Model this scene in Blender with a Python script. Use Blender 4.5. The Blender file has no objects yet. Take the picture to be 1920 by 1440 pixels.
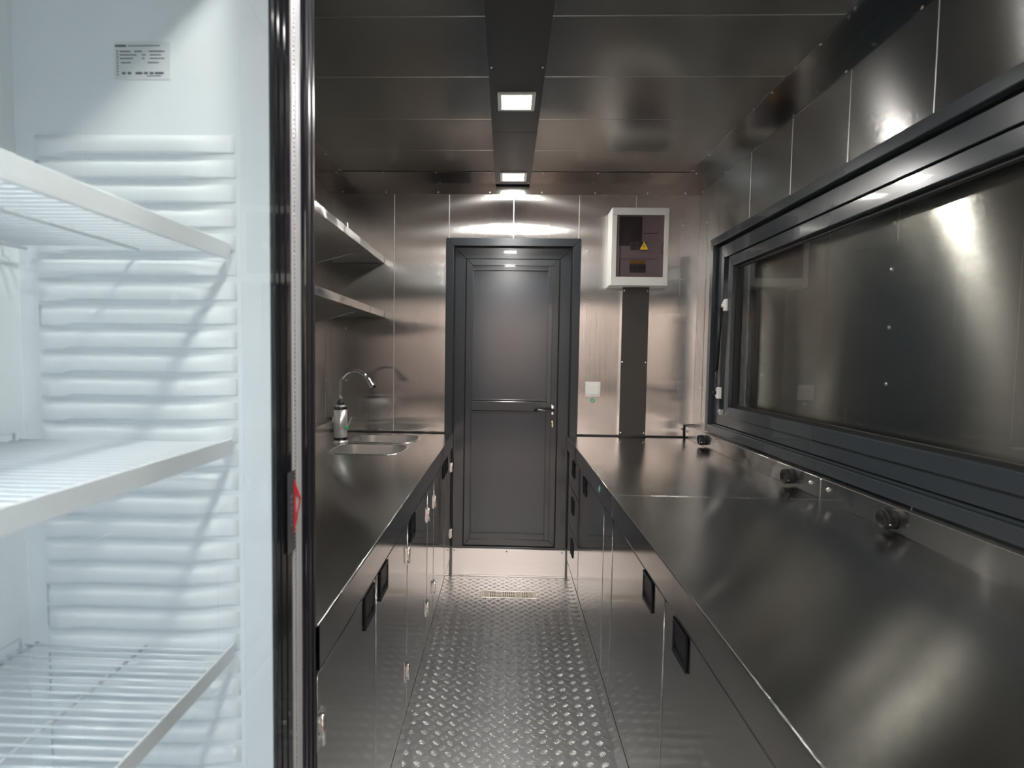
import bpy, bmesh, math, random
from mathutils import Vector, Matrix
random.seed(4)
SC = bpy.context.scene
COL = SC.collection
PI = math.pi

# ------------------------------------------------------------------ camera
H = 1.322
cam_d = bpy.data.cameras.new('camera'); cam = bpy.data.objects.new('camera', cam_d); COL.objects.link(cam)
SC.camera = cam
yaw, pitch, roll = -0.030592, 0.050834, 0.014126
cy, sy, cp, sp = math.cos(yaw), math.sin(yaw), math.cos(pitch), math.sin(pitch)
fw = Vector((sy*cp, cy*cp, -sp)); rt0 = Vector((cy, -sy, 0)); up0 = rt0.cross(fw)
c_, s_ = math.cos(roll), math.sin(roll)
rt = rt0*c_ + up0*s_; up = -rt0*s_ + up0*c_
cam.matrix_world = Matrix(((rt.x, up.x, -fw.x, 0), (rt.y, up.y, -fw.y, 0), (rt.z, up.z, -fw.z, H), (0, 0, 0, 1)))
cam_d.sensor_width = 36.0
cam_d.lens = 1000/1920*36
cam_d.shift_x = (960-918.15)/1920
cam_d.clip_start = 0.02
cam_d.dof.use_dof = True
cam_d.dof.focus_distance = 2.7
cam_d.dof.aperture_fstop = 4.5

# ------------------------------------------------------------------ world, exposure
W = bpy.data.worlds.new('world'); SC.world = W; W.use_nodes = True
W.node_tree.nodes['Background'].inputs[0].default_value = (0.80, 0.74, 0.68, 1)
W.node_tree.nodes['Background'].inputs[1].default_value = 0.12
SC.view_settings.view_transform = 'Standard'
SC.view_settings.look = 'None'
SC.view_settings.gamma = 1
SC.view_settings.exposure = 0.0
SC.view_settings.use_curve_mapping = False
SC.cycles.use_denoising = True
SC.cycles.max_bounces = 12
SC.cycles.glossy_bounces = 10
SC.cycles.diffuse_bounces = 6
SC.cycles.transparent_max_bounces = 12
SC.cycles.sample_clamp_indirect = 8

def area(name, loc, rot, sx, sy_, power, color):
    l = bpy.data.lights.new(name, 'AREA'); l.shape = 'RECTANGLE'; l.size = sx; l.size_y = sy_
    l.energy = power; l.color = color
    o = bpy.data.objects.new(name, l); o.location = loc; o.rotation_euler = rot; COL.objects.link(o)
    return o
# unseen area light added to brighten the workshop wall behind the rear doorway
area('workshop_fill', (0.3, -6.3, 4.0), (math.radians(-62), 0, 0), 3.0, 1.5, 900, (1.0, 0.89, 0.83))

LAMP_E = 230.0

# ------------------------------------------------------------------ materials
MATS = {}
def new_mat(name):
    m = bpy.data.materials.new(name); m.use_nodes = True
    nt = m.node_tree; b = nt.nodes['Principled BSDF']
    MATS[name] = m
    return m, nt, b
def coords(nt):
    return nt.nodes.new('ShaderNodeNewGeometry').outputs['Position']
def mth(nt, op, a, b=None, c=None):
    n = nt.nodes.new('ShaderNodeMath'); n.operation = op
    for i, v in enumerate((a, b, c)):
        if v is None: continue
        if isinstance(v, (int, float)): n.inputs[i].default_value = v
        else: nt.links.new(v, n.inputs[i])
    return n.outputs[0]
def noise(nt, scale_vec, scale=1.0, detail=3.0, rough=0.5):
    mp = nt.nodes.new('ShaderNodeMapping'); nt.links.new(coords(nt), mp.inputs['Vector'])
    mp.inputs['Scale'].default_value = scale_vec
    n = nt.nodes.new('ShaderNodeTexNoise'); n.inputs['Scale'].default_value = scale
    n.inputs['Detail'].default_value = detail; n.inputs['Roughness'].default_value = rough
    nt.links.new(mp.outputs[0], n.inputs['Vector'])
    return n.outputs['Fac']
def bump(nt, b, h, strength, dist, prev=None):
    n = nt.nodes.new('ShaderNodeBump'); n.inputs['Strength'].default_value = strength
    n.inputs['Distance'].default_value = dist
    nt.links.new(h, n.inputs['Height'])
    if prev: nt.links.new(prev, n.inputs['Normal'])
    nt.links.new(n.outputs[0], b.inputs['Normal'])
    return n.outputs[0]

def steel(name, blur, grain, rough, aniso=0.9, color=(0.60, 0.595, 0.58), wave=0.0015, wscale=2.2, micro=0.0):
    """brushed stainless sheet; blur = direction in which reflections smear, grain = brushing direction"""
    m, nt, b = new_mat(name)
    b.inputs['Metallic'].default_value = 1
    sv = [220 if a == 0 else 3 for a in grain]
    g = noise(nt, sv, 1.0, 4)
    mr = nt.nodes.new('ShaderNodeMapRange'); nt.links.new(g, mr.inputs[0])
    mr.inputs[3].default_value = rough*0.93; mr.inputs[4].default_value = rough*1.07
    nt.links.new(mr.outputs[0], b.inputs['Roughness'])
    mx = nt.nodes.new('ShaderNodeMix'); mx.data_type = 'RGBA'
    nt.links.new(g, mx.inputs[0])
    mx.inputs[6].default_value = (*[c*0.95 for c in color], 1); mx.inputs[7].default_value = (*[min(1, c*1.05) for c in color], 1)
    nt.links.new(mx.outputs[2], b.inputs['Base Color'])
    b.inputs['Anisotropic'].default_value = aniso
    cv = nt.nodes.new('ShaderNodeCombineXYZ')
    for i in range(3): cv.inputs[i].default_value = blur[i]
    nt.links.new(cv.outputs[0], b.inputs['Tangent'])
    prev = None
    if wave:
        w = noise(nt, (1, 1, 1), wscale, 1.5, 0.4)
        prev = bump(nt, b, w, 1.0, wave)
    if micro:
        mg = noise(nt, [420 if k else 1.5 for k in blur], 1.0, 2)
        bump(nt, b, mg, 1.0, micro, prev)
    return m
def plain(name, color, rough=0.5, metal=0.0, coat=0.0, spec=0.5, tex=0.0, tscale=300, vary=0.04):
    m, nt, b = new_mat(name)
    f = noise(nt, (1, 1, 1), 14, 3)
    mx = nt.nodes.new('ShaderNodeMix'); mx.data_type = 'RGBA'; nt.links.new(f, mx.inputs[0])
    mx.inputs[6].default_value = (*[c*(1-vary) for c in color], 1)
    mx.inputs[7].default_value = (*[min(1, c*(1+vary)) for c in color], 1)
    nt.links.new(mx.outputs[2], b.inputs['Base Color'])
    b.inputs['Roughness'].default_value = rough; b.inputs['Metallic'].default_value = metal
    b.inputs['Coat Weight'].default_value = coat; b.inputs['Specular IOR Level'].default_value = spec
    if tex:
        bump(nt, b, noise(nt, (1, 1, 1), tscale, 2), tex, 0.0005)
    return m
def emit(name, color, s):
    m, nt, b = new_mat(name)
    b.inputs['Base Color'].default_value = (*color, 1)
    b.inputs['Emission Color'].default_value = (*color, 1); b.inputs['Emission Strength'].default_value = s
    return m
def thin_glass(name, tint=(1, 1, 1), rough=0.0, ior=1.5):
    m, nt, b = new_mat(name); nt.nodes.remove(b)
    out = nt.nodes['Material Output']
    t = nt.nodes.new('ShaderNodeBsdfTransparent'); t.inputs[0].default_value = (*tint, 1)
    g = nt.nodes.new('ShaderNodeBsdfGlossy'); g.inputs['Roughness'].default_value = rough
    fr = nt.nodes.new('ShaderNodeFresnel'); fr.inputs[0].default_value = ior
    mx = nt.nodes.new('ShaderNodeMixShader')
    gi = nt.nodes.new('ShaderNodeNewGeometry')
    nt.links.new(mth(nt, 'MULTIPLY', fr.outputs[0], mth(nt, 'SUBTRACT', 1.0, gi.outputs['Backfacing'])), mx.inputs[0]); nt.links.new(t.outputs[0], mx.inputs[1]); nt.links.new(g.outputs[0], mx.inputs[2])
    nt.links.new(mx.outputs[0], out.inputs[0])
    return m

X_, Y_, Z_ = (1, 0, 0), (0, 1, 0), (0, 0, 1)
steel('steel_wall_back', X_, Z_, 0.155, 1.0, wave=0.002, micro=0.00022, wscale=1.6)
steel('steel_wall_side', Z_, Y_, 0.20, 1.0, wave=0.003, micro=0.00018, wscale=1.6)
steel('steel_ceiling', X_, Y_, 0.24, 0.85, color=(0.42, 0.41, 0.39), wave=0.003)
steel('steel_trim', X_, Z_, 0.12, 0.4, color=(0.50, 0.49, 0.47), wave=0.001)
steel('steel_counter', X_, Y_, 0.155, 0.97, wave=0.0022, wscale=2.0)
steel('steel_front', Z_, Y_, 0.10, 0.6, color=(0.56, 0.54, 0.52), wave=0.0012, wscale=3.0)
steel('steel_shelf', X_, Y_, 0.26, 0.8, wave=0.001)
steel('steel_sill', Z_, X_, 0.42, 0.7, color=(0.78, 0.75, 0.73), wave=0.002, wscale=9)
steel('steel_sink', X_, Y_, 0.36, 0.3, color=(0.62, 0.61, 0.59), wave=0)
steel('steel_edge', X_, Z_, 0.25, 0.0, color=(0.8, 0.79, 0.76), wave=0)
plain('chrome', (0.85, 0.85, 0.86), 0.08, 1.0, vary=0.01)
plain('brushed_body', (0.62, 0.61, 0.60), 0.32, 0.85, vary=0.02)
plain('dark_ring', (0.10, 0.10, 0.11), 0.12, 1.0)
plain('screw_metal', (0.85, 0.84, 0.82), 0.22, 1.0)
plain('anthracite', (0.036, 0.043, 0.049), 0.20, 0.0, coat=0.25, tex=0.10, tscale=160)
plain('anthracite_panel', (0.026, 0.038, 0.052), 0.20, 0.0, coat=0.0, spec=0.7, tex=0.12, tscale=160)
plain('dark_cover', (0.055, 0.053, 0.050), 0.34, 0.35)
plain('seam_glint', (0.90, 0.88, 0.84), 0.48, 0.8)  # pale colour painting the lamp glint on folded seam edges
plain('seam_dark', (0.012, 0.012, 0.013), 0.5)
plain('black_plastic', (0.008, 0.008, 0.009), 0.42, spec=0.3)
plain('black_gloss', (0.012, 0.012, 0.016), 0.08, coat=0.6)
plain('rubber_gap_black', (0.010, 0.010, 0.010), 0.55)  # real rubber parts, and the painted black of shaded gaps
plain('white_plastic', (0.80, 0.79, 0.75), 0.35)
plain('white_liner', (0.88, 0.91, 0.93), 0.38, spec=0.4, vary=0.01)
plain('white_wire', (0.84, 0.87, 0.90), 0.3, vary=0.01)
plain('fridge_black', (0.018, 0.018, 0.022), 0.28)
plain('aluminium', (0.62, 0.62, 0.64), 0.38, 0.35)
plain('label_paper', (0.78, 0.80, 0.80), 0.5)
plain('ink', (0.10, 0.12, 0.15), 0.6)
plain('red_ink', (0.75, 0.02, 0.03), 0.4)
plain('sticker_film', (0.09, 0.09, 0.10), 0.25)
plain('green_sticker', (0.01, 0.36, 0.14), 0.4)
plain('white_ink', (0.85, 0.9, 0.86), 0.4)
plain('yellow', (0.85, 0.55, 0.01), 0.4)
plain('amber_strip', (0.50, 0.32, 0.01), 0.4)
plain('breaker_grey', (0.10, 0.11, 0.12), 0.4)
plain('breaker_lever', (0.05, 0.055, 0.06), 0.4)
plain('panel_inner', (0.55, 0.50, 0.52), 0.4)
plain('brass', (0.86, 0.72, 0.45), 0.25, 1.0)
plain('drain_plate', (0.62, 0.56, 0.47), 0.35, 0.6)
plain('workshop_floor', (0.22, 0.19, 0.18), 0.55)
plain('workshop_wall', (0.66, 0.58, 0.54), 0.8)
plain('workshop_dark_band', (0.10, 0.09, 0.09), 0.6)
emit('led', (1.0, 0.97, 0.93), LAMP_E)
emit('fill_cool', (0.78, 0.90, 1.0), 12.5)
thin_glass('glass_clear', (0.97, 0.985, 0.98))
thin_glass('glass_smoke', (0.72, 0.68, 0.69), 0.0)
thin_glass('glass_window', (0.96, 0.96, 0.94), 0.0, 1.45)

def plate_material(name, rot45=True, rough=0.30):
    """aluminium tread plate"""
    m, nt, b = new_mat(name)
    b.inputs['Metallic'].default_value = 1
    n1 = noise(nt, (1, 1, 1), 5, 4)
    n2 = noise(nt, (1, 1, 1), 90, 3)
    mx = nt.nodes.new('ShaderNodeMix'); mx.data_type = 'RGBA'; nt.links.new(n1, mx.inputs[0])
    mx.inputs[6].default_value = (0.54, 0.54, 0.54, 1); mx.inputs[7].default_value = (0.64, 0.64, 0.635, 1)
    nt.links.new(mx.outputs[2], b.inputs['Base Color'])
    mr = nt.nodes.new('ShaderNodeMapRange'); nt.links.new(n2, mr.inputs[0])
    mr.inputs[3].default_value = rough*0.8; mr.inputs[4].default_value = rough*1.3
    nt.links.new(mr.outputs[0], b.inputs['Roughness'])
    pv = bump(nt, b, n1, 1.0, 0.0015)
    return m
plate_material('tread_plate')

# ------------------------------------------------------------------ mesh helpers
class MB:
    """collects shapes in world coordinates; build() links them as one mesh object"""
    def __init__(s): s.bm = bmesh.new(); s.mats = []
    def mi(s, mat):
        if mat not in s.mats: s.mats.append(mat)
        return s.mats.index(mat)
    def _merge(s, tmp, mat, smooth=False):
        i = s.mi(mat)
        for f in tmp.faces: f.material_index = i; f.smooth = smooth
        me = bpy.data.meshes.new('tmp'); tmp.to_mesh(me); tmp.free()
        s.bm.from_mesh(me); bpy.data.meshes.remove(me)
        return s
    def box(s, x0, x1, y0, y1, z0, z1, mat, ch=0.0, seg=1, smooth=False):
        t = bmesh.new()
        bmesh.ops.create_cube(t, size=1)
        for v in t.verts:
            v.co = Vector(((x0+x1)/2+v.co.x*(x1-x0), (y0+y1)/2+v.co.y*(y1-y0), (z0+z1)/2+v.co.z*(z1-z0)))
        if ch: bmesh.ops.bevel(t, geom=list(t.edges), offset=ch, segments=seg, affect='EDGES', profile=0.5)
        return s._merge(t, mat, smooth)
    def cyl(s, p0, p1, r0, r1, mat, seg=24, cap=True, smooth=True):
        t = bmesh.new(); p0 = Vector(p0); p1 = Vector(p1)
        d = p1-p0
        bmesh.ops.create_cone(t, cap_ends=cap, segments=seg, radius1=r0, radius2=r1, depth=d.length)
        q = Vector((0, 0, 1)).rotation_difference(d.normalized())
        bmesh.ops.transform(t, matrix=Matrix.Translation((p0+p1)/2) @ q.to_matrix().to_4x4(), verts=t.verts)
        i = s.mi(mat)
        s._merge(t, mat, smooth)
        return s
    def lathe(s, base, prof, mat, seg=32, axis='Z'):
        t = bmesh.new(); rings = []
        for r, h in prof:
            ring = []
            for k in range(seg):
                a = 2*PI*k/seg
                if axis == 'Z': co = (base[0]+r*math.cos(a), base[1]+r*math.sin(a), base[2]+h)
                else: co = (base[0]+h, base[1]+r*math.cos(a), base[2]+r*math.sin(a))
                ring.append(t.verts.new(co))
            rings.append(ring)
        for a, b in zip(rings, rings[1:]):
            for k in range(seg):
                t.faces.new((a[k], a[(k+1) % seg], b[(k+1) % seg], b[k]))
        t.faces.new(rings[0]); t.faces.new(rings[-1])
        bmesh.ops.recalc_face_normals(t, faces=t.faces)
        return s._merge(t, mat, True)
    def tube(s, pts, r, mat, seg=14, radii=None):
        t = bmesh.new(); pts = [Vector(p) for p in pts]; rings = []
        prev = None
        for i, p in enumerate(pts):
            d = (pts[min(i+1, len(pts)-1)]-pts[max(i-1, 0)]).normalized()
            if prev is None:
                a = Vector((0, 0, 1)) if abs(d.z) < 0.9 else Vector((1, 0, 0))
                n = d.cross(a).normalized()
            else: n = (prev-d*prev.dot(d)).normalized()
            prev = n; b = d.cross(n); rr = radii[i] if radii else r
            rings.append([t.verts.new(p+(n*math.cos(2*PI*k/seg)+b*math.sin(2*PI*k/seg))*rr) for k in range(seg)])
        for a, b in zip(rings, rings[1:]):
            for k in range(seg): t.faces.new((a[k], a[(k+1) % seg], b[(k+1) % seg], b[k]))
        t.faces.new(rings[0]); t.faces.new(rings[-1])
        bmesh.ops.recalc_face_normals(t, faces=t.faces)
        return s._merge(t, mat, True)
    def prism(s, pts, vec, mat, ch=0, smooth=False):
        t = bmesh.new(); vec = Vector(vec)
        a = [t.verts.new(Vector(p)) for p in pts]; b = [t.verts.new(Vector(p)+vec) for p in pts]
        t.faces.new(a); t.faces.new(list(reversed(b)))
        n = len(a)
        for k in range(n): t.faces.new((a[k], b[k], b[(k+1) % n], a[(k+1) % n]))
        bmesh.ops.recalc_face_normals(t, faces=t.faces)
        if ch: bmesh.ops.bevel(t, geom=list(t.edges), offset=ch, segments=1, affect='EDGES')
        return s._merge(t, mat, smooth)
    def dome(s, c, n, r, h, mat, seg=12):
        """low rounded screw head on a surface, n = outward axis vector"""
        t = bmesh.new(); c = Vector(c); n = Vector(n).normalized()
        a = n.orthogonal().normalized(); b = n.cross(a); rings = []
        for j in range(4):
            th = j/4*PI/2
            rings.append([t.verts.new(c+(a*math.cos(2*PI*k/seg)+b*math.sin(2*PI*k/seg))*r*math.cos(th)+n*h*math.sin(th)) for k in range(seg)])
        top = t.verts.new(c+n*h)
        for p, q in zip(rings, rings[1:]):
            for k in range(seg): t.faces.new((p[k], p[(k+1) % seg], q[(k+1) % seg], q[k]))
        for k in range(seg): t.faces.new((rings[-1][k], rings[-1][(k+1) % seg], top))
        t.faces.new(list(reversed(rings[0])))
        bmesh.ops.recalc_face_normals(t, faces=t.faces)
        return s._merge(t, mat, True)
    def build(s, name, parent=None):
        me = bpy.data.meshes.new(name)
        o = bpy.data.objects.new(name, me); COL.objects.link(o)
        off = Vector((0, 0, 0))
        if parent is not None:
            off = Vector(parent.get('_base', (0, 0, 0))); o.parent = parent
            if parent.type == 'EMPTY': o['_base'] = list(off)
            else: o['_base'] = list(off)
        for v in s.bm.verts: v.co -= off
        s.bm.to_mesh(me); s.bm.free()
        for m in s.mats: me.materials.append(MATS[m])
        return o
    def build_each(s, name, parent):
        """every loose piece becomes a part of its own"""
        s.bm.verts.index_update(); seen = set(); out = []
        for v in s.bm.verts:
            if v in seen: continue
            stack, comp = [v], []
            seen.add(v)
            while stack:
                w = stack.pop(); comp.append(w)
                for e in w.link_edges:
                    x = e.other_vert(w)
                    if x not in seen: seen.add(x); stack.append(x)
            q = MB(); q.mats = list(s.mats); mp = {}
            for w in comp: mp[w] = q.bm.verts.new(w.co)
            fs = set(f for w in comp for f in w.link_faces)
            for f in fs:
                nf = q.bm.faces.new([mp[w] for w in f.verts]); nf.material_index = f.material_index; nf.smooth = f.smooth
            out.append(q.build(name, parent))
        s.bm.free()
        return out

def thing(name, label, cat, loc, group=None):
    o = bpy.data.objects.new(name, None); COL.objects.link(o); o.location = loc
    o.empty_display_size = 0.1
    o['_base'] = list(loc); o['label'] = label; o['category'] = cat
    if group: o['group'] = group
    return o
def tag(o, label, cat, group=None):
    o['label'] = label; o['category'] = cat
    if group: o['group'] = group
    return o
def struct(o, label=None):
    o['kind'] = 'structure'
    if label: o['label'] = label
    return o

XL, XR, YB, YR, ZC = -1.046, 1.108, 3.17, -1.6, 2.368
CT = 0.862
seams_c = [2.762, 2.406, 2.050, 1.694, 1.338, 0.982, 0.626, 0.270, -0.086, -0.442, -0.798, -1.154]
seams_r = [2.885, 2.529, 2.175, 1.820, 1.466, 1.110, 0.755, 0.4, 0.045, -0.31, -0.665, -1.02]
T = 0.04

# ------------------------------------------------------------------ shell
LFX, RFX = -0.335, 0.395
def panels(axis, edges, rect, mat, ch=0.0016, gap=0.0016):
    """strip of sheet panels; rect gives the fixed extents; returns MB"""
    mb = MB()
    for a, b in zip(edges, edges[1:]):
        lo, hi = min(a, b)+gap/2, max(a, b)-gap/2
        if axis == 'cy': mb.box(rect[0], rect[1], lo, hi, rect[2], rect[3], mat, ch)
        if axis == 'x': mb.box(lo, hi, rect[0], rect[1], rect[2], rect[3], mat, ch)
    return mb

def tread_bars(mb, x0, x1, y0, y1, mat, s=0.0345):
    """raised five bar pattern rolled into the plate, as lens shaped ridges"""
    V, F = [], []
    r2 = math.sqrt(0.5)
    def P(u, v): return ((u-v)*r2*s, (u+v)*r2*s)
    n = int((max(abs(x0), abs(x1))+max(abs(y0), abs(y1)))/s)+3
    for iu in range(-n, n+1):
        for iv in range(-n, n+1):
            cx, cy0 = P(iu+0.5, iv+0.5)
            if not (x0+0.014 < cx < x1-0.014 and y0+0.014 < cy0 < y1-0.014): continue
            alt = (iu+iv) % 2
            for k in range(5):
                o = (k-2)*0.155
                hl = 0.37-0.05*abs(k-2)
                w, h = 0.050, 0.0011
                prof = [(-hl, 0, 0)]
                for q, ww in ((-0.62, 0.72), (0, 1.0), (0.62, 0.72)):
                    prof += [(q*hl, -w*ww, 0), (q*hl, 0, h*(0.55+0.45*ww)), (q*hl, w*ww, 0)]
                prof.append((hl, 0, 0))
                b0 = len(V)
                for (l, c, z) in prof:
                    u, v = (iu+0.5+l, iv+0.5+o+c) if alt else (iu+0.5+o+c, iv+0.5+l)
                    px, py = P(u, v); V.append((px, py, z+0.0001))
                B = lambda i: b0+i
                fs = [(0, 2, 1), (0, 3, 2)]
                for j in (1, 4): fs += [(j, j+1, j+4, j+3), (j+1, j+2, j+5, j+4)]
                fs += [(7, 8, 10), (8, 9, 10)]
                for f in fs: F.append(tuple(B(i) for i in (f if alt else tuple(reversed(f)))))
    me = bpy.data.meshes.new('tmp'); me.from_pydata(V, [], F); me.update()
    t = bmesh.new(); t.from_mesh(me); bpy.data.meshes.remove(me)
    if t.faces and sum(f.normal.z for f in t.faces) < 0:
        bmesh.ops.reverse_faces(t, faces=t.faces)
    mb._merge(t, mat, True)
fl = MB(); fl.box(XL, XR, YR, YB+0.002, -0.03, 0, 'tread_plate')
tread_bars(fl, LFX, RFX, -0.10, YB, 'tread_plate')
struct(fl.build('floor'), 'aluminium tread plate floor')

ce = MB()
ed = [YB+T]+seams_c+[YR]
for a, b in zip(ed, ed[1:]):
    ce.box(XL-T, XR+T, b+0.0012, a-0.0012, ZC, ZC+0.03, 'steel_ceiling', 0.002)
struct(ce.build('ceiling'))
c2 = MB(); c2.box(XL-T, XR+T, YR, YB+T, ZC+0.031, ZC+0.035, 'steel_edge')
struct(c2.build('ceiling'))

# back wall with door opening
DL, DR, DT, DB = -0.363, 0.425, 2.015, 0.165
mb = MB()
xs = [XL-T, -0.995, -0.672, -0.348, 0.030, 0.412, 0.741, 1.06, XR+T]
for a, b in zip(xs, xs[1:]):
    lo, hi = a+0.0008, b-0.0008
    if hi <= DL+0.02 or lo >= DR-0.02: mb.box(lo, hi, YB, YB+0.03, 0, ZC, 'steel_wall_back', 0.0016)
    else: mb.box(lo, hi, YB, YB+0.03, DT-0.01, ZC, 'steel_wall_back', 0.0016)
mb.box(DL-0.001, DL+0.016, YB, YB+0.03, 0, DT-0.011, 'steel_wall_back')
mb.box(DR-0.014, DR+0.001, YB, YB+0.03, 0, DT-0.011, 'steel_wall_back')
for x in xs[2:7]:  # light strips stand in for highlights along the panel seams
    mb.box(x-0.0012, x+0.0012, YB-0.0008, YB+0.001, (DT+0.002 if DL < x < DR else CT), ZC-0.1, 'seam_glint', 0.0003)
struct(mb.build('wall_back'))

# right wall with window opening
WY1, WY0, WZ1, WZ0 = 2.936, 0.55, 1.966, 0.937
mb = MB()
ed = [YB]+seams_r+[YR]
for a, b in zip(ed, ed[1:]):
    lo, hi = b+0.0010, a-0.0010
    if lo > WY1 or hi < WY0: mb.box(XR, XR+0.03, lo, hi, 0, ZC, 'steel_wall_side', 0.002)
    else:
        mb.box(XR, XR+0.03, lo, hi, WZ1-0.012, ZC, 'steel_wall_side', 0.002)
        mb.box(XR, XR+0.03, lo, hi, 0, WZ0+0.012, 'steel_wall_side', 0.002)
        if hi > WY1: mb.box(XR, XR+0.03, WY1-0.012, hi, WZ0+0.013, WZ1-0.013, 'steel_wall_side', 0.002)
        if lo < WY0: mb.box(XR, XR+0.03, lo, WY0+0.012, WZ0+0.013, WZ1-0.013, 'steel_wall_side', 0.002)
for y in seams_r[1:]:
    if y > WY0: mb.box(XR-0.0008, XR+0.001, y-0.0015, y+0.0015, WZ1+0.002, ZC-0.097, 'seam_glint', 0.0003)
struct(mb.build('wall_right'))

mb = MB()
for a, b in zip(ed, ed[1:]):
    mb.box(XL-0.03, XL, b+0.001, a-0.001, 0, ZC, 'steel_wall_side', 0.002)
struct(mb.build('wall_left'))

# rear wall with the open rear doorway behind the camera
mb = MB()
mb.box(XL-T, -0.62, YR-0.03, YR, 0, ZC, 'steel_wall_back', 0.002)
mb.box(0.66, XR+T, YR-0.03, YR, 0, ZC, 'steel_wall_back', 0.002)
mb.box(-0.618, 0.658, YR-0.03, YR, 2.10, ZC, 'steel_wall_back', 0.002)
struct(mb.build('wall_rear'))

# unseen workshop behind the rear doorway, built for the steel to reflect
mb = MB(); mb.box(-6, 6, -9, YR-0.032, -0.45, -0.40, 'workshop_floor'); struct(mb.build('floor'))
mb = MB(); mb.box(-6, 6, -9.1, -9, 0.15, 5, 'workshop_wall'); mb.box(-6, 6, -9.1, -9, -0.40, 0.15, 'workshop_dark_band'); struct(mb.build('wall_workshop'))  # dark lower band made up to darken part of the reflection

# corner trims with screws
def trim(idx, parts, screws, mats=('steel_trim', 'steel_trim')):
    m = MB()
    for p, mt in zip(parts, mats): m.box(*p, mt, 0.0006)
    o = struct(m.build('trim_%d' % idx))
    for c, n in screws:
        q = MB(); q.dome(c, n, 0.0055, 0.0035, 'screw_metal'); q.build_each('screw', o)
    return o
t_ = 0.0015
sy_list = [3.02-0.322*k for k in range(0, 10)]
sr_list = [2.811-0.3215*k for k in range(0, 10)]
trim(1, [(XR-0.10, XR-t_, YR, YB-t_*2, ZC-t_, ZC), (XR-t_, XR, YR, YB-t_*2, ZC-0.095, ZC-t_)],
     [((XR-0.088, y, ZC-t_), (0, 0, -1)) for y in [3.04]+sr_list] + [((XR-t_, y, ZC-0.088), (-1, 0, 0)) for y in [3.13]+sr_list])
trim(2, [(XL+t_, XL+0.10, YR, YB-t_*2, ZC-t_, ZC), (XL, XL+t_, YR, YB-t_*2, ZC-0.095, ZC-t_)],
     [((XL+0.088, y, ZC-t_), (0, 0, -1)) for y in [3.04]+sr_list] + [((XL+t_, y, ZC-0.088), (1, 0, 0)) for y in [3.13]+sr_list])
bx = [-0.722, -0.415, -0.112, 0.192, 0.500, 0.803]
trim(3, [(XL+t_, XR-t_, YB-0.10, YB-t_, ZC-2*t_, ZC-t_), (XL+t_, XR-t_, YB-t_, YB, ZC-0.098, ZC-t_)],
     [((x, YB-0.088, ZC-2*t_), (0, 0, -1)) for x in bx+[-0.99, 1.05]] + [((x, YB-t_, ZC-0.086), (0, -1, 0)) for x in bx+[-0.98, 1.02]])
zs = [2.10, 1.79, 1.48, 1.17, 0.90]
trim(4, [(XR-0.104, XR-t_, YB-t_, YB, CT+0.075, ZC-0.1), (XR-t_, XR, YB-0.125, YB-t_, CT+0.075, ZC-0.096)],
     [((XR-0.094, YB-t_, z), (0, -1, 0)) for z in zs[:4]] + [((XR-t_, YB-0.115, z-0.01), (-1, 0, 0)) for z in zs[:4]], ('steel_wall_back', 'steel_wall_side'))
trim(5, [(XL+t_, XL+0.096, YB-t_, YB, CT+0.075, ZC-0.1), (XL, XL+t_, YB-0.115, YB-t_, CT+0.075, ZC-0.096)],
     [((XL+0.086, YB-t_, z), (0, -1, 0)) for z in zs[:4]] + [((XL+t_, YB-0.105, z), (1, 0, 0)) for z in zs[:4]], ('steel_wall_back', 'steel_wall_side'))

# steel riser plate under the door
mb = MB()
mb.box(-0.310, 0.372, YB-0.0035, YB-0.001, 0.004, 0.163, 'steel_sill', 0.0006)
mb.box(-0.310, 0.372, YB-0.020, YB-0.0035, 0.001, 0.0035, 'steel_sill', 0.0006)
mb.box(-0.310, 0.372, YB-0.010, YB+0.03, 0.163, 0.1655, 'steel_sill', 0.0006)
sill = struct(mb.build('trim_6'), 'bright steel riser plate under the door')
for x in (-0.298, 0.020, 0.352):
    q = MB(); q.dome((x, YB-0.0036, 0.150), (0, -1, 0), 0.004, 0.0015, 'black_plastic'); q.build('rivet', sill)

# ------------------------------------------------------------------ door
def ring(mb, x0, x1, z0, z1, w, y0, y1, mat, ch=0.002, bottom=True):
    """mitred rectangular frame in the xz plane"""
    def bar(a, b, c, d):
        mb.prism([(a[0], y0, a[1]), (b[0], y0, b[1]), (c[0], y0, c[1]), (d[0], y0, d[1])], (0, y1-y0, 0), mat, ch)
    g = 0.0004
    bar((x0, z1), (x1, z1), (x1-w, z1-w), (x0+w, z1-w))
    bar((x0, z0), (x0, z1-g), (x0+w, z1-w-g), (x0+w, z0+(w if bottom else 0)))
    bar((x1, z1-g), (x1, z0), (x1-w, z0+(w if bottom else 0)), (x1-w, z1-w-g))
    if bottom: bar((x0, z0-g), (x0+w, z0+w-g), (x1-w, z0+w-g), (x1, z0-g))
door = bpy.data.objects.new('door_1', None); COL.objects.link(door); door.location = (0.03, YB, DB)
door['_base'] = [0.03, YB, DB]; struct(door, 'anthracite two panel metal door')
mb = MB()
ring(mb, DL, DR, DB, DT, 0.046, YB-0.022, YB+0.020, 'anthracite', bottom=False)
ring(mb, DL+0.052, DR-0.052, DB, DT-0.052, 0.064, YB+0.004, YB+0.046, 'anthracite', bottom=False)
mb.box(DL+0.046, DR-0.046, YB+0.020, YB+0.024, DB, DT-0.046, 'seam_dark')
mb.box(DL+0.05, DR-0.05, YB-0.001, YB+0.046, DB+0.001, DB+0.012, 'anthracite', 0.002)
mb.build('door_frame', door)
LX0, LX1, LZ0, LZ1 = -0.243, 0.304, 0.184, 1.896
leaf = MB()
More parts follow.
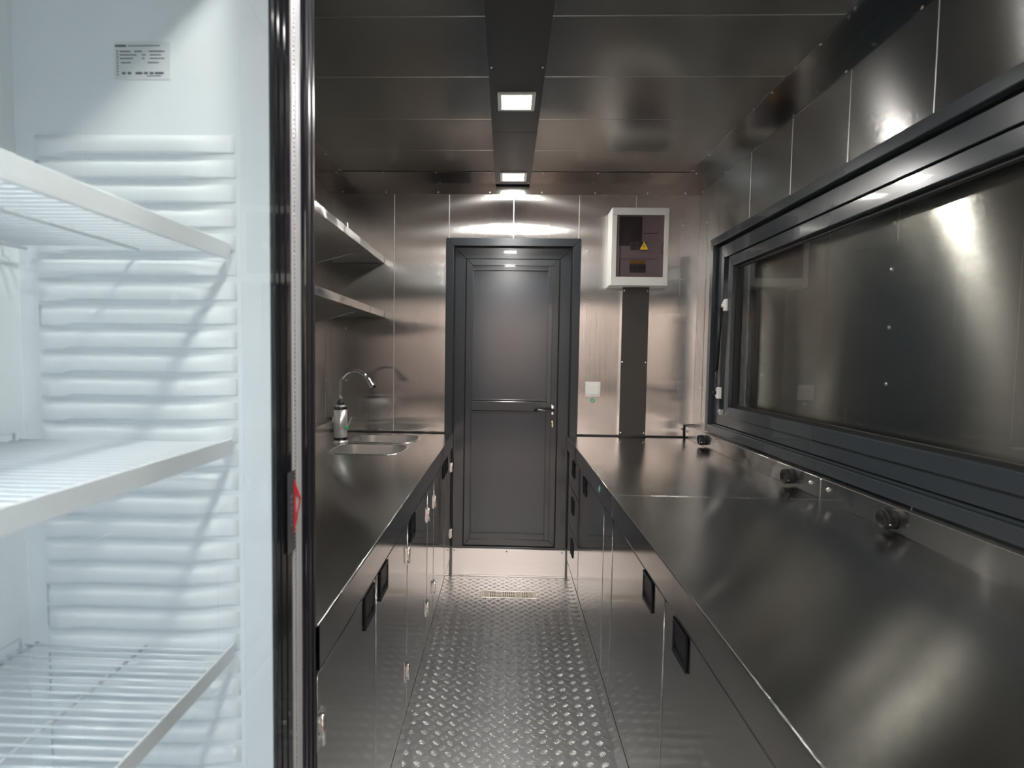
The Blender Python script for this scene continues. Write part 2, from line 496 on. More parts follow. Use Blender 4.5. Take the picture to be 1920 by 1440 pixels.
ring(leaf, LX0, LX1, LZ0, LZ1, 0.037, YB+0.000, YB+0.018, 'anthracite')
ring(leaf, LX0+0.034, LX1-0.057, LZ0+0.064, 1.000, 0.008, YB+0.004, YB+0.017, 'anthracite', 0.001)
ring(leaf, LX0+0.034, LX1-0.057, 1.062, LZ1-0.056, 0.008, YB+0.004, YB+0.017, 'anthracite', 0.001)
leaf.box(LX0+0.037, LX1-0.037, YB+0.006, YB+0.0175, 1.860-0.022, 1.860, 'anthracite', 0.001)
leaf.box(LX1-0.060, LX1-0.036, YB+0.002, YB+0.018, LZ0+0.037, 1.859, 'anthracite', 0.001)
leaf.box(LX0+0.037, LX1-0.061, YB+0.004, YB+0.0175, LZ0+0.037, LZ0+0.066, 'anthracite', 0.001)
leaf.box(LX0+0.036, LX1-0.060, YB+0.0, YB+0.0175, 1.002, 1.058, 'anthracite', 0.002)
lf = leaf.build('door_leaf', door)
mb = MB(); mb.box(LX0+0.041, LX1-0.064, YB+0.0176, YB+0.022, LZ0+0.071, 0.993, 'anthracite_panel'); mb.build('lower_panel', door)
mb = MB(); mb.box(LX0+0.041, LX1-0.064, YB+0.0176, YB+0.022, 1.069, 1.833, 'anthracite_panel'); mb.build('upper_panel', door)
mb = MB()
hx = 0.280
mb.box(hx-0.011, hx+0.011, YB-0.009, YB-0.0005, 0.984, 1.044, 'chrome', 0.004, 2, True)
mb.cyl((hx, YB-0.009, 1.014), (hx, YB-0.045, 1.014), 0.009, 0.009, 'black_plastic')
mb.tube([(hx+0.006, YB-0.044, 1.014), (hx-0.01, YB-0.048, 1.014), (hx-0.05, YB-0.050, 1.014), (hx-0.090, YB-0.050, 1.015), (hx-0.112, YB-0.046, 1.015)], 0.008, 'black_gloss', radii=[0.009, 0.010, 0.009, 0.008, 0.006])
mb.build('door_handle', door)
mb = MB()
mb.cyl((hx, YB-0.004, 0.936), (hx, YB+0.002, 0.936), 0.0095, 0.0095, 'brass')
mb.box(hx-0.0055, hx+0.0055, YB-0.005, YB+0.001, 0.909, 0.932, 'brass', 0.002, 2)
mb.build('lock_cylinder', door)

# ------------------------------------------------------------------ window
def ring_yz(mb, y0, y1, z0, z1, w, x0, x1, mat, ch=0.002):
    def bar(a, b, c, d):
        mb.prism([(x0, a[0], a[1]), (x0, b[0], b[1]), (x0, c[0], c[1]), (x0, d[0], d[1])], (x1-x0, 0, 0), mat, ch)
    g = 0.0004
    bar((y0, z1), (y1, z1), (y1-w, z1-w), (y0+w, z1-w))
    bar((y0, z0), (y0, z1-g), (y0+w, z1-w-g), (y0+w, z0+w))
    bar((y1, z1-g), (y1, z0), (y1-w, z0+w), (y1-w, z1-w-g))
    bar((y0, z0-g), (y0+w, z0+w-g), (y1-w, z0+w-g), (y1, z0-g))
win = bpy.data.objects.new('window_1', None); COL.objects.link(win); win.location = (XR, 1.75, WZ0)
win['_base'] = [XR, 1.75, WZ0]; struct(win, 'long anthracite service window in the right wall')
mb = MB()
ring_yz(mb, WY0, WY1, WZ0, WZ1, 0.040, XR-0.020, XR+0.055, 'anthracite')
ring_yz(mb, WY0+0.062, WY1-0.062, WZ0+0.050, WZ1-0.052, 0.066, XR+0.004, XR+0.055, 'anthracite')
ring_yz(mb, WY0+0.040, WY1-0.040, WZ0+0.040, WZ1-0.040, 0.030, XR+0.022, XR+0.050, 'seam_dark', 0)
mb.box(XR-0.006, XR+0.020, WY0+0.045, WY1-0.045, WZ0+0.040, WZ0+0.047, 'anthracite', 0.001)
mb.build('window_frame', win)
SY0, SY1, SZ0, SZ1 = WY0+0.14, 2.730, 1.040, 1.838
mb = MB()
ring_yz(mb, SY0, SY1, SZ0, SZ1, 0.050, XR-0.004, XR+0.038, 'anthracite')
ring_yz(mb, SY0+0.050, SY1-0.050, SZ0+0.050, SZ1-0.050, 0.012, XR+0.016, XR+0.036, 'rubber_gap_black', 0)
mb.build('window_sash', win)
mb = MB(); mb.box(XR+0.024, XR+0.027, SY0+0.055, SY1-0.055, SZ0+0.055, SZ1-0.055, 'glass_window'); mb.build('pane', win)
hatch = MB(); hatch.box(XR+0.070, XR+0.085, WY0, WY1, WZ0, WZ1, 'steel_wall_side', 0.002)
hatch = struct(hatch.build('door_2'), 'closed steel service hatch outside the window')
for y in (1.69, 2.50, 0.9):
    for z in (1.607, 1.43, 1.255, 1.077, 1.75):
        q = MB(); q.dome((XR+0.070, y, z), (-1, 0, 0), 0.006, 0.004, 'screw_metal'); q.build('rivet', hatch)

# sash latch and gas strut
mb = MB()
ly, lz = 2.735, 1.058
mb.box(XR-0.022, XR-0.004, ly-0.012, ly+0.012, lz-0.016, lz+0.016, 'screw_metal', 0.002)
mb.dome((XR-0.022, ly+0.004, lz+0.008), (-1, 0, 0), 0.004, 0.004, 'chrome')
mb.dome((XR-0.022, ly-0.004, lz-0.009), (-1, 0, 0), 0.005, 0.005, 'chrome')
mb.tube([(XR-0.018, ly+0.012, lz), (XR-0.02, ly+0.028, lz+0.004)], 0.004, 'chrome')
tag(mb.build('window_latch'), 'small silver latch at the lower far corner of the window sash', 'latch')
gs = thing('gas_strut', 'thin black gas strut on white brackets inside the window frame', 'gas strut', (XR-0.01, 2.81, 1.14))
ya, za, yb2, zb = 2.752, 1.600, 2.806, 1.152
for yy, zz, nm in ((ya, za, 'upper'), (yb2, zb, 'lower')):
    q = MB()
    q.prism([(XR-0.012, yy-0.026, zz-0.029), (XR-0.012, yy-0.026, zz+0.029), (XR-0.012, yy+0.006, zz+0.029), (XR-0.012, yy+0.036, zz), (XR-0.012, yy+0.006, zz-0.029)], (0.015, 0, 0), 'white_plastic', 0.001)
    q.dome((XR-0.012, yy+0.010, zz), (-1, 0, 0), 0.007, 0.006, 'chrome')
    q.build('bracket', gs)
xa = XR-0.020
q = MB(); q.cyl((xa, ya+0.012, za-0.01), (xa, ya+0.046, za-0.33), 0.009, 0.009, 'black_plastic'); q.build('cylinder', gs)
q = MB(); q.cyl((xa, ya+0.045, za-0.33), (xa, yb2+0.010, zb), 0.0045, 0.0045, 'black_gloss')
q.lathe((xa-0.006, yb2+0.010, zb), [(0.003, 0), (0.010, 0), (0.010, 0.012), (0.003, 0.012)], 'black_plastic', axis='X'); q.build('rod', gs)

# ------------------------------------------------------------------ ceiling channel and lamps
CX0, CX1, CZ = -0.078, 0.121, 2.322
for i, (a, b, lab, scr) in enumerate(((2.432, 3.146, 'dark metal lighting channel cover ending at the back wall', [3.115, ]),
                                 (1.10, 2.430, 'dark metal lighting channel cover holding the nearer visible lamp', [1.897]),
                                 )):
    m = MB()
    m.box(CX0, CX1, a, b, CZ, CZ+0.0015, 'dark_cover', 0.0004)
    m.box(CX0, CX0+0.0015, a, b, CZ+0.0015, ZC-0.0035, 'dark_cover')
    m.box(CX1-0.0015, CX1, a, b, CZ+0.0015, ZC-0.0035, 'dark_cover')
    if i == 0: m.box(CX0+0.002, CX1-0.002, b-0.0015, b, CZ+0.0015, ZC-0.0035, 'dark_cover')
    o = tag(m.build('lighting_channel'), lab, 'lighting channel')
    for y in scr:
        for x in (CX0+0.011, CX1-0.011):
            q = MB(); q.dome((x, y, CZ), (0, 0, -1), 0.0055, 0.004, 'screw_metal'); q.build_each('screw', o)
m = MB(); m.box(CX0, CX1, YR+0.1, 1.098, CZ, CZ+0.0015, 'dark_cover', 0.0004)
m.box(CX0, CX0+0.0015, YR+0.1, 1.098, CZ+0.0015, ZC-0.0035, 'dark_cover'); m.box(CX1-0.0015, CX1, YR+0.1, 1.098, CZ+0.0015, ZC-0.0035, 'dark_cover')
tag(m.build('lighting_channel'), 'dark metal lighting channel cover overhead, out of view beyond the top edge', 'lighting channel')
lamps = [(3.010, 'square LED ceiling light closest to the back wall'), (2.140, 'square LED ceiling light nearest to the camera in view'),
         (1.230, 'square LED ceiling light overhead just beyond the top edge'), (0.48, 'square LED ceiling light above the fridge door'), (-0.20, 'added square LED ceiling light directly above the viewpoint, unseen'),  # the one above the viewpoint is added to brighten the fridge
         (-0.90, 'square LED ceiling light behind the viewpoint'), ]
for y, lab in lamps:
    x = 0.0235
    lt = thing('ceiling_light', lab, 'ceiling light', (x, y, CZ), 'square LED lights in the ceiling channel')
    m = MB(); w, g = 0.073, 0.057
    for b_ in ((x-w, x+w, y-w, y-g), (x-w, x+w, y+g, y+w), (x-w, x-g, y-g, y+g), (x+g, x+w, y-g, y+g)):
        m.box(b_[0], b_[1], b_[2], b_[3], CZ-0.006, CZ-0.0002, 'white_plastic', 0.001)
    m.build('frame', lt)
    m = MB(); m.box(x-g+0.0005, x+g-0.0005, y-g+0.0005, y+g-0.0005, CZ-0.0045, CZ-0.001, 'led'); m.build('diffuser', lt)

# ------------------------------------------------------------------ electrics on the back wall
bd = thing('distribution_board', 'white electrical distribution board with tinted door and yellow warning triangle', 'electrical box', (0.745, YB, 1.737))
EX0, EX1, EZ0, EZ1, EY = 0.583, 0.902, 1.737, 2.171, 3.072
m = MB()
# shallow tapered back box
m.prism([(EX0-0.004, YB-0.0005, EZ0-0.003), (EX0-0.004, YB-0.03, EZ0-0.003), (EX0, EY+0.012, EZ0+0.006), (EX1, EY+0.012, EZ0+0.006), (EX1+0.004, YB-0.03, EZ0-0.003), (EX1+0.004, YB-0.0005, EZ0-0.003)], (0, 0, EZ1-EZ0-0.006), 'white_plastic', 0.002)
m.build('housing', bd)
m = MB()
FX0, FX1, FZ0, FZ1 = 0.612, 0.876, 1.785, 2.131
for b_ in ((EX0, EX1, EZ0, FZ0), (EX0, EX1, FZ1, EZ1), (EX0, FX0, FZ0, FZ1), (FX1, EX1, FZ0, FZ1)):
    m.box(b_[0], b_[1], EY-0.006, EY+0.0115, b_[2], b_[3], 'white_plastic', 0.002)
m.build('surround', bd)
m = MB(); m.box(FX0, FX1, EY+0.0085, EY+0.0115, FZ0, FZ1, 'panel_inner')
m.box(FX0+0.020, FX0+0.024, EY+0.004, EY+0.008, FZ0+0.005, FZ1-0.10, 'breaker_grey')
m.box(FX0+0.02, FX1-0.03, EY+0.006, EY+0.0083, FZ0+0.05+0.052, FZ0+0.104, 'seam_dark')
m.box(FX0+0.15, FX1-0.03, EY+0.006, EY+0.0083, FZ1-0.10, FZ1-0.098, 'seam_dark')
m.box(FX0+0.016, FX0+0.143, EY+0.004, EY+0.0084, FZ1-0.17, FZ1-0.006, 'breaker_lever', 0.001)
m.build('cover_plate', bd)
for z, n, x0 in ((1.812, 5, 0.690), (1.938, 5, 0.690)):
    for k in range(n):
        q = MB(); xx = x0+k*0.0180
        q.box(xx, xx+0.0172, EY-0.001, EY+0.008, z, z+0.045, 'breaker_grey', 0.001)
        q.box(xx+0.004, xx+0.013, EY-0.004, EY-0.001, z+0.020, z+0.034, 'breaker_lever', 0.001)
        q.build('circuit_breaker', bd)
q = MB(); q.box(0.692, 0.776, EY+0.002, EY+0.008, 1.860, 1.878, 'amber_strip'); q.build('marking_strip', bd)
tx, tz = 0.7655, 1.936
q = MB(); q.prism([(tx-0.026, EY-0.0075, tz), (tx+0.026, EY-0.0075, tz), (tx, EY-0.0075, tz+0.048)], (0, 0.0007, 0), 'yellow', 0.0)
q.prism([(tx+0.003, EY-0.0079, tz+0.036), (tx-0.006, EY-0.0079, tz+0.020), (tx-0.001, EY-0.0079, tz+0.021), (tx-0.004, EY-0.0079, tz+0.006), (tx+0.006, EY-0.0079, tz+0.024), (tx+0.001, EY-0.0079, tz+0.023)], (0, 0.0003, 0), 'ink')
for a, b in (((tx-0.023, tz+0.0015), (tx+0.023, tz+0.0015)), ((tx+0.023, tz+0.0015), (tx, tz+0.0445)), ((tx, tz+0.0445), (tx-0.023, tz+0.0015))):
    q.tube([(a[0], EY-0.0077, a[1]), (b[0], EY-0.0077, b[1])], 0.0006, 'ink', seg=5)
q.build('warning_triangle', bd)
q = MB(); q.box(FX0+0.001, FX1-0.001, EY-0.0064, EY-0.0046, FZ0+0.001, FZ1-0.001, 'glass_smoke', 0.0005); q.build('tinted_door', bd)
q = MB(); q.tube([(FX1-0.004, EY-0.009, 1.916), (FX1-0.012, EY-0.009, 1.926), (FX1-0.015, EY-0.009, 1.945), (FX1-0.012, EY-0.009, 1.964), (FX1-0.004, EY-0.009, 1.974)], 0.0015, 'black_plastic', 8); q.build('latch', bd)

cc = thing('conduit_cover', 'dark grey vertical cable cover running down from the electrical box to the worktop', 'cable cover', (0.744, YB, CT))
m = MB(); m.box(0.667, 0.820, 3.135, 3.1365, 0.870, 1.737, 'dark_cover', 0.0004)
m.box(0.667, 0.6685, 3.1365, YB-0.0005, 0.870, 1.737, 'steel_edge'); m.box(0.8185, 0.820, 3.1365, YB-0.0005, 0.870, 1.737, 'steel_edge')
m.build('cover', cc)
for z in (1.715, 1.302, 0.888):
    for x in (0.676, 0.811):
        q = MB(); q.dome((x, 3.135, z), (0, -1, 0), 0.006, 0.004, 'screw_metal'); q.build('screw', cc)

sw = thing('light_switch', 'square white light switch beside the door', 'light switch', (0.513, YB, 1.095))
m = MB(); m.box(0.469, 0.557, YB-0.009, YB-0.0003, 1.095, 1.183, 'white_plastic', 0.002); m.build('frame', sw)
m = MB(); m.prism([(0.484, YB-0.009, 1.110), (0.484, YB-0.014, 1.110), (0.484, YB-0.011, 1.168), (0.484, YB-0.009, 1.168)], (0.058, 0, 0), 'white_plastic', 0.0008); m.build('rocker', sw)

def round_sticker(base, ax, lab):
    o = MB(); x, y, z = base
    if ax == 'y':
        f = lambda u, v, d: (x+u, y-d, z+v)
        o.cyl((x, y, z), (x, y-0.0006, z), 0.0145, 0.0145, 'green_sticker', 28, smooth=False)
        o.cyl((x, y-0.0006, z), (x, y-0.0008, z), 0.0105, 0.0105, 'white_ink', 28, smooth=False)
        o.cyl((x, y-0.0008, z), (x, y-0.0010, z), 0.0092, 0.0092, 'green_sticker', 28, smooth=False)
    else:
        f = lambda u, v, d: (x-d, y-u, z+v)
        o.cyl((x, y, z), (x-0.0006, y, z), 0.0145, 0.0145, 'green_sticker', 28, smooth=False)
        o.cyl((x-0.0006, y, z), (x-0.0008, y, z), 0.0105, 0.0105, 'white_ink', 28, smooth=False)
        o.cyl((x-0.0008, y, z), (x-0.0010, y, z), 0.0092, 0.0092, 'green_sticker', 28, smooth=False)
    o.tube([f(-0.006, 0.000, 0.0011), f(-0.001, -0.005, 0.0011), f(0.007, 0.006, 0.0011)], 0.0012, 'white_ink', 6)
    return tag(o.build('sticker'), lab, 'sticker')
round_sticker((0.514, YB-0.0002, 1.073), 'y', 'round green check mark sticker below the light switch')
round_sticker((0.3632, 2.030, 0.822), 'x', 'round green check mark sticker on the right worktop edge')

# ------------------------------------------------------------------ wall shelves, left
def shelf(z, lab):
    o = thing('wall_shelf', lab, 'wall shelf', (XL, 2.45, z-0.04), 'steel shelves on the left wall')
    m = MB(); y0, y1 = 1.30, 3.160; x1 = -0.730
    m.box(XL+0.002, x1, y0, y1, z-0.0015, z, 'steel_shelf', 0.0004)
    m.box(XL+0.002, XL+0.0035, y0, y1, z, z+0.03, 'steel_shelf')
    m.build('shelf_board', o)
    m = MB(); m.box(x1-0.0015, x1+0.0002, y0, y1-0.19, z-0.036, z, 'steel_shelf', 0.0004)
    m.box(x1-0.0015, x1+0.0002, y1-0.1885, y1, z-0.036, z, 'steel_shelf', 0.0004)
    m.box(x1-0.018, x1-0.0017, y0, y1, z-0.036, z-0.0345, 'steel_shelf'); m.box(XL+0.004, x1-0.002, y1-0.0015, y1, z-0.036, z-0.002, 'steel_shelf')
    m.build('front_lip', o)
    for y in (2.86, 2.18, 1.50):
        q = MB()
        q.prism([(XL+0.003, y, z-0.004), (-0.80, y, z-0.004), (-0.79, y, z-0.012), (-0.80, y, z-0.026), (XL+0.003, y, z-0.095)], (0, 0.0015, 0), 'steel_shelf')
        q.box(XL+0.001, XL+0.003, y-0.015, y+0.017, z-0.13, z-0.003, 'steel_shelf')
        q.tube([(XL+0.004, y, z-0.093), (-0.80, y, z-0.026)], 0.003, 'steel_shelf', 6)
        q.build('bracket', o)
shelf(1.902, 'upper steel shelf on the left wall above the sinks')
shelf(1.585, 'lower steel shelf on the left wall above the sinks')

# ------------------------------------------------------------------ worktops
def rrect(cx, cy_, hx_, hy, r, n=8):
    pts = []
    for (sx, sy2, a0) in ((1, 1, 0), (-1, 1, 90), (-1, -1, 180), (1, -1, 270)):
        for k in range(n+1):
            a = math.radians(a0+90*k/n)
            pts.append((cx+sx*(hx_-r)+r*math.cos(a), cy_+sy2*(hy-r)+r*math.sin(a)))
    return pts
sinks = [(-0.665, 2.572, 0.178, 0.142), (-0.658, 2.905, 0.180, 0.138)]
def top_sheet(mb, outer, holes, z, mat):
    t = bmesh.new(); edges = []
    for lp in [outer]+holes:
        vs = [t.verts.new((p[0], p[1], z)) for p in lp]
        for k in range(len(vs)): edges.append(t.edges.new((vs[k], vs[(k+1) % len(vs)])))
    bmesh.ops.triangle_fill(t, use_beauty=True, edges=edges, normal=(0, 0, 1))
    for f in t.faces:
        if f.normal.z < 0: f.normal_flip()
    return mb._merge(t, mat)
wl = thing('worktop', 'long stainless steel worktop on the left holding two sink bowls', 'worktop', (-0.68, 2.0, CT-0.08), 'steel worktops')
m = MB()
top_sheet(m, [(XL+0.002, 0.875), (-0.312, 0.875), (-0.312, YB-0.002), (XL+0.002, YB-0.002)], [rrect(*s[:2], s[2]-0.004, s[3]-0.004, 0.085) for s in sinks], CT, 'steel_counter')
m.build('top_sheet', wl)
m = MB(); m.prism([(-0.312, 0.875, CT), (-0.3100, 0.875, CT-0.002), (-0.3100, 0.875, CT-0.076), (-0.313, 0.875, CT-0.079), (-0.330, 0.875, CT-0.079), (-0.330, 0.875, CT-0.077), (-0.314, 0.875, CT-0.076), (-0.3125, 0.875, CT-0.002)], (0, YB-0.877, 0), 'steel_front')
m.build('front_edge', wl)
m = MB(); m.tube([(-0.314, 0.876, CT-0.001), (-0.314, YB-0.003, CT-0.001)], 0.0014, 'steel_edge', 6); m.build('edge_bead', wl)
m = MB()
pts = [(-1.000+k*0.0405, YB-0.004, CT+0.003+0.0012*math.sin(k*2.3)) for k in range(18)]
m.tube(pts, 0.005, 'rubber_gap_black', 8, radii=[0.004+0.0016*abs(math.sin(k*1.7)) for k in range(18)])
m.tube([(XL+0.004, YB-0.004, CT+0.078), (-1.005, YB-0.004, CT+0.078), (-1.004, YB-0.004, CT+0.004)], 0.0035, 'rubber_gap_black', 8)
m.build_each('sealant', wl)
up_l = MB(); up_l.box(XL+0.002, -1.009, 0.875, YB-0.0085, CT+0.0005, CT+0.074, 'steel_counter', 0.001)
tag(up_l.build('upstand'), 'low steel upstand along the left wall behind the faucet', 'upstand')

wr = []
for (a, b, lab) in ((1.793, YB-0.002, 'far stainless steel worktop on the right reaching the back wall'), (-0.50, 1.789, 'near stainless steel worktop on the right below the service window')):
    o = thing('worktop', lab, 'worktop', (0.73, (a+b)/2, CT-0.08), 'steel worktops')
    m = MB(); m.box(0.3665, XR-0.002, a, b, CT-0.0015, CT, 'steel_counter', 0.0005); m.build('top_sheet', o)
    m = MB(); m.prism([(0.3665, a, CT), (0.3640, a, CT-0.002), (0.3640, a, CT-0.074), (0.366, a, CT-0.078), (0.370, a, CT-0.0795), (0.374, a, CT-0.078), (0.376, a, CT-0.074), (0.374, a, CT-0.074), (0.370, a, CT-0.0775), (0.3675, a, CT-0.074), (0.3665, a, CT-0.002)], (0, b-a, 0), 'steel_front'); m.build('front_edge', o)
    m = MB(); m.tube([(0.3665, a+0.001, CT-0.0006), (0.3665, b-0.001, CT-0.0006)], 0.0013, 'steel_edge', 6)
    m.tube([(0.3645, b-0.001, CT-0.002), (0.3645, b-0.001, CT-0.076)], 0.0013, 'steel_edge', 6)
    m.tube([(0.3665, a, CT-0.0008), (1.056, a, CT-0.0008)], 0.0011, 'steel_edge', 6)
    m.build_each('edge_bead', o)
    if a > 0:
        m = MB()
        pts = [(0.375+k*0.0400, YB-0.004, CT+0.003) for k in range(8)]+[(0.664, 3.160, CT+0.003), (0.664, 3.131, CT+0.003), (0.823, 3.131, CT+0.003), (0.823, 3.160, CT+0.003)]+[(0.84+k*0.0432, YB-0.004, CT+0.003) for k in range(6)]
        m.tube(pts, 0.0045, 'rubber_gap_black', 8)
        m.tube([(1.053, YB-0.004, CT+0.004), (1.053, YB-0.004, CT+0.074), (XR-0.003, YB-0.004, CT+0.077)], 0.0035, 'rubber_gap_black', 8)
        m.build_each('sealant', o)
for i, (a, b, lab) in enumerate(((1.802, YB-0.008, 'far low steel upstand box with two black knobs on the right'), (-0.50, 1.798, 'near low steel upstand box with one black knob in view on the right'))):
    m = MB(); m.box(1.057, XR-0.002, a, b, CT+0.0006, CT+0.070, 'steel_counter', 0.0012)
    m.tube([(1.0575, a, CT+0.0698), (1.0575, b, CT+0.0698)], 0.0012, 'steel_edge', 6)
    if i: m.tube([(1.0575, b, CT+0.002), (1.0575, b, CT+0.0698), (XR-0.004, b, CT+0.0698)], 0.0014, 'steel_edge', 6)
    o = tag(m.build('upstand'), lab, 'upstand')
    for y in ((3.12, 1.853) if i == 0 else (1.753,)):
        q = MB(); q.lathe((1.057, y, 0.905), [(0.0, 0), (0.0075, 0), (0.0075, -0.004), (0.005, -0.004), (0.005, -0.009), (0.001, -0.009)], 'screw_metal', 16, 'X'); q.build('bolt', o)
for y, lab in ((2.851, 'round black knob on the upstand nearest the back wall'), (1.984, 'round black knob on the upstand, middle one of three'), (1.467, 'round black knob on the upstand nearest the camera')):
    o = thing('socket_knob', lab, 'knob', (1.057, y, 0.897), 'black knobs on the right upstand')
    q = MB(); q.lathe((1.057, y, 0.897), [(0.001, 0), (0.0265, 0), (0.0275, -0.002), (0.0275, -0.024), (0.0265, -0.027), (0.0245, -0.028), (0.0245, -0.026), (0.001, -0.026)], 'black_plastic', 32, 'X'); q.build('cap', o)
    q = MB()
    for a in (80, 200, 320):
        aa = math.radians(a); q.dome((1.057-0.022, y+0.0275*math.cos(aa), 0.897+0.0275*math.sin(aa)), (0, math.cos(aa), math.sin(aa)), 0.003, 0.002, 'screw_metal')
    q.build_each('screw', o)

# ------------------------------------------------------------------ sinks and faucet
for i, (cx_, cy2, hx_, hy) in enumerate(sinks):
    lab = ('rounded steel sink bowl nearer the camera', 'rounded steel sink bowl nearer the back wall')[i]
    o = thing('sink_bowl', lab+' in the left worktop', 'sink', (cx_, cy2, CT-0.16), 'sink bowls in the left worktop')
    def loopset(levels, mat, name):
        t = bmesh.new(); rings = []
        for (ins, z, r) in levels:
            rings.append([t.verts.new((p[0], p[1], z)) for p in rrect(cx_, cy2, hx_-ins, hy-ins, max(r, 0.01))])
        n = len(rings[0])
        for a, b in zip(rings, rings[1:]):
            for k in range(n): t.faces.new((a[k], a[(k+1) % n], b[(k+1) % n], b[k]))
        return t, rings
    t, rings = loopset([(-0.006, CT+0.0006, 0.094), (-0.004, CT+0.0028, 0.092), (0.004, CT+0.0030, 0.088), (0.010, CT+0.0005, 0.082)], 'steel_edge', 'rim')
    m = MB(); m._merge(t, 'steel_edge', True); m.build('rim', o)
    t, rings = loopset([(0.010, CT+0.0005, 0.082), (0.013, CT-0.02, 0.08), (0.020, CT-0.11, 0.075), (0.030, CT-0.14, 0.066), (0.055, CT-0.155, 0.05), (0.095, CT-0.158, 0.03)], 'steel_sink', 'bowl')
    t.faces.new(rings[-1])
    bmesh.ops.recalc_face_normals(t, faces=t.faces)
    for f in t.faces: f.normal_flip()
    m = MB(); m._merge(t, 'steel_sink', True); m.build('bowl', o)
    m = MB(); m.lathe((cx_, cy2, CT-0.1578), [(0.0, 0.001), (0.02, 0.001), (0.032, 0.003), (0.036, 0.0005)], 'chrome', 24); m.build('strainer', o)
    m = MB()
    for dx in (-0.02, 0.09):
        m.dome((cx_+dx, cy2-hy+0.001, CT+0.003), (0, 0, 1), 0.004, 0.003, 'chrome')
    m.build_each('clip', o)

fx, fy = -0.866, 2.765
fa = thing('faucet', 'chrome gooseneck faucet with a thick grey heater body beside the sinks', 'faucet', (fx, fy, CT))
m = MB(); m.lathe((fx, fy, CT+0.0005), [(0.001, 0), (0.040, 0), (0.040, 0.004), (0.036, 0.008), (0.034, 0.010), (0.034, 0.012)], 'brushed_body'); m.build('base', fa)
m = MB(); m.lathe((fx, fy, CT+0.0125), [(0.001, 0), (0.0335, 0), (0.0335, 0.014), (0.0345, 0.0145), (0.0345, 0.162), (0.001, 0.162)], 'brushed_body'); m.build('body', fa)
m = MB(); m.lathe((fx, fy, CT+0.0135), [(0.0347, 0), (0.0352, 0.001), (0.0352, 0.013), (0.0347, 0.014)], 'dark_ring')
m.lathe((fx, fy, CT+0.175), [(0.001, 0), (0.0355, 0), (0.0355, 0.013), (0.034, 0.015), (0.001, 0.015)], 'dark_ring'); m.build_each('ring', fa)
m = MB(); m.lathe((fx, fy, CT+0.190), [(0.001, 0), (0.030, 0.0), (0.026, 0.004), (0.017, 0.008), (0.012, 0.009), (0.001, 0.009)], 'brushed_body')
m.lathe((fx, fy, CT+0.199), [(0.001, 0), (0.017, 0), (0.018, 0.003), (0.018, 0.014), (0.014, 0.019), (0.001, 0.019)], 'dark_ring'); m.build('collar', fa)
m = MB()
z0 = CT+0.218; R = 0.076
pts = [(fx, fy, z0), (fx, fy, z0+0.045), (fx, fy, z0+0.085)]
cxr, czr = fx+R, z0+0.085
for k in range(1, 17):
    a = PI-math.radians(148)*k/16
    pts.append((cxr+R*math.cos(a), fy-0.012*k/16, czr+R*math.sin(a)))
m.tube(pts, 0.0095, 'chrome', 16)
m.build('spout', fa)
m = MB()
p1 = Vector(pts[-1]); d = (Vector(pts[-1])-Vector(pts[-2])).normalized()
m.tube([p1-d*0.004, p1+d*0.012, p1+d*0.052, p1+d*0.060], 0.01, 'chrome', 18, radii=[0.010, 0.0115, 0.016, 0.0165])
m.tube([p1+d*0.060, p1+d*0.067], 0.0145, 'dark_ring', 18); m.build('spray_head', fa)
m = MB(); m.tube([(fx+0.034, fy-0.004, CT+0.085), (fx+0.042, fy-0.006, CT+0.09), (fx+0.062, fy-0.012, CT+0.132)], 0.003, 'chrome', 8)
m.dome((fx+0.062, fy-0.012, CT+0.130), (0.3, 0, 1), 0.006, 0.007, 'chrome'); m.build('lever', fa)
m = MB(); m.box(fx-0.042, fx-0.034, fy-0.008, fy+0.008, CT+0.105, CT+0.135, 'brushed_body', 0.002); m.build('power_inlet', fa)
m = MB(); m.tube([(fx+0.030, fy-0.018, CT+0.079), (fx+0.0335, fy-0.010, CT+0.079), (fx+0.035, fy-0.004, CT+0.079)], 0.010, 'green_sticker', 10); m.build('green_tag', fa)

# ------------------------------------------------------------------ cabinets
def latch(parent, side, y, z, w=0.088, h=0.080):
    """black recessed paddle latch; side -1: face looks toward +x (left row), +1: toward -x (right row)"""
    q = MB(); s = -side
    X = LF if side < 0 else RF
    def bx_(y0, y1, z0, z1, d0, d1, mat, ch=0.0):
        a, b = X+s*d0, X+s*d1
        q.box(min(a, b), max(a, b), y0, y1, z0, z1, mat, ch)
    bw = 0.011
    bx_(y-w/2, y+w/2, z+h/2-bw, z+h/2, 0.0003, 0.005, 'black_plastic', 0.0015)
    bx_(y-w/2, y+w/2, z-h/2, z-h/2+bw, 0.0003, 0.005, 'black_plastic', 0.0015)
    bx_(y-w/2, y-w/2+bw, z-h/2+bw, z+h/2-bw, 0.0003, 0.005, 'black_plastic', 0.0015)
    bx_(y+w/2-bw, y+w/2, z-h/2+bw, z+h/2-bw, 0.0003, 0.005, 'black_plastic', 0.0015)
    bx_(y-w/2+bw, y+w/2-bw, z-h/2+bw+0.016, z+h/2-bw, 0.0003, 0.0035, 'black_plastic', 0.001)
    bx_(y-w/2+bw, y+w/2-bw, z-h/2+bw, z-h/2+bw+0.016, 0.0002, 0.0008, 'rubber_gap_black')
    q.build('latch', parent)
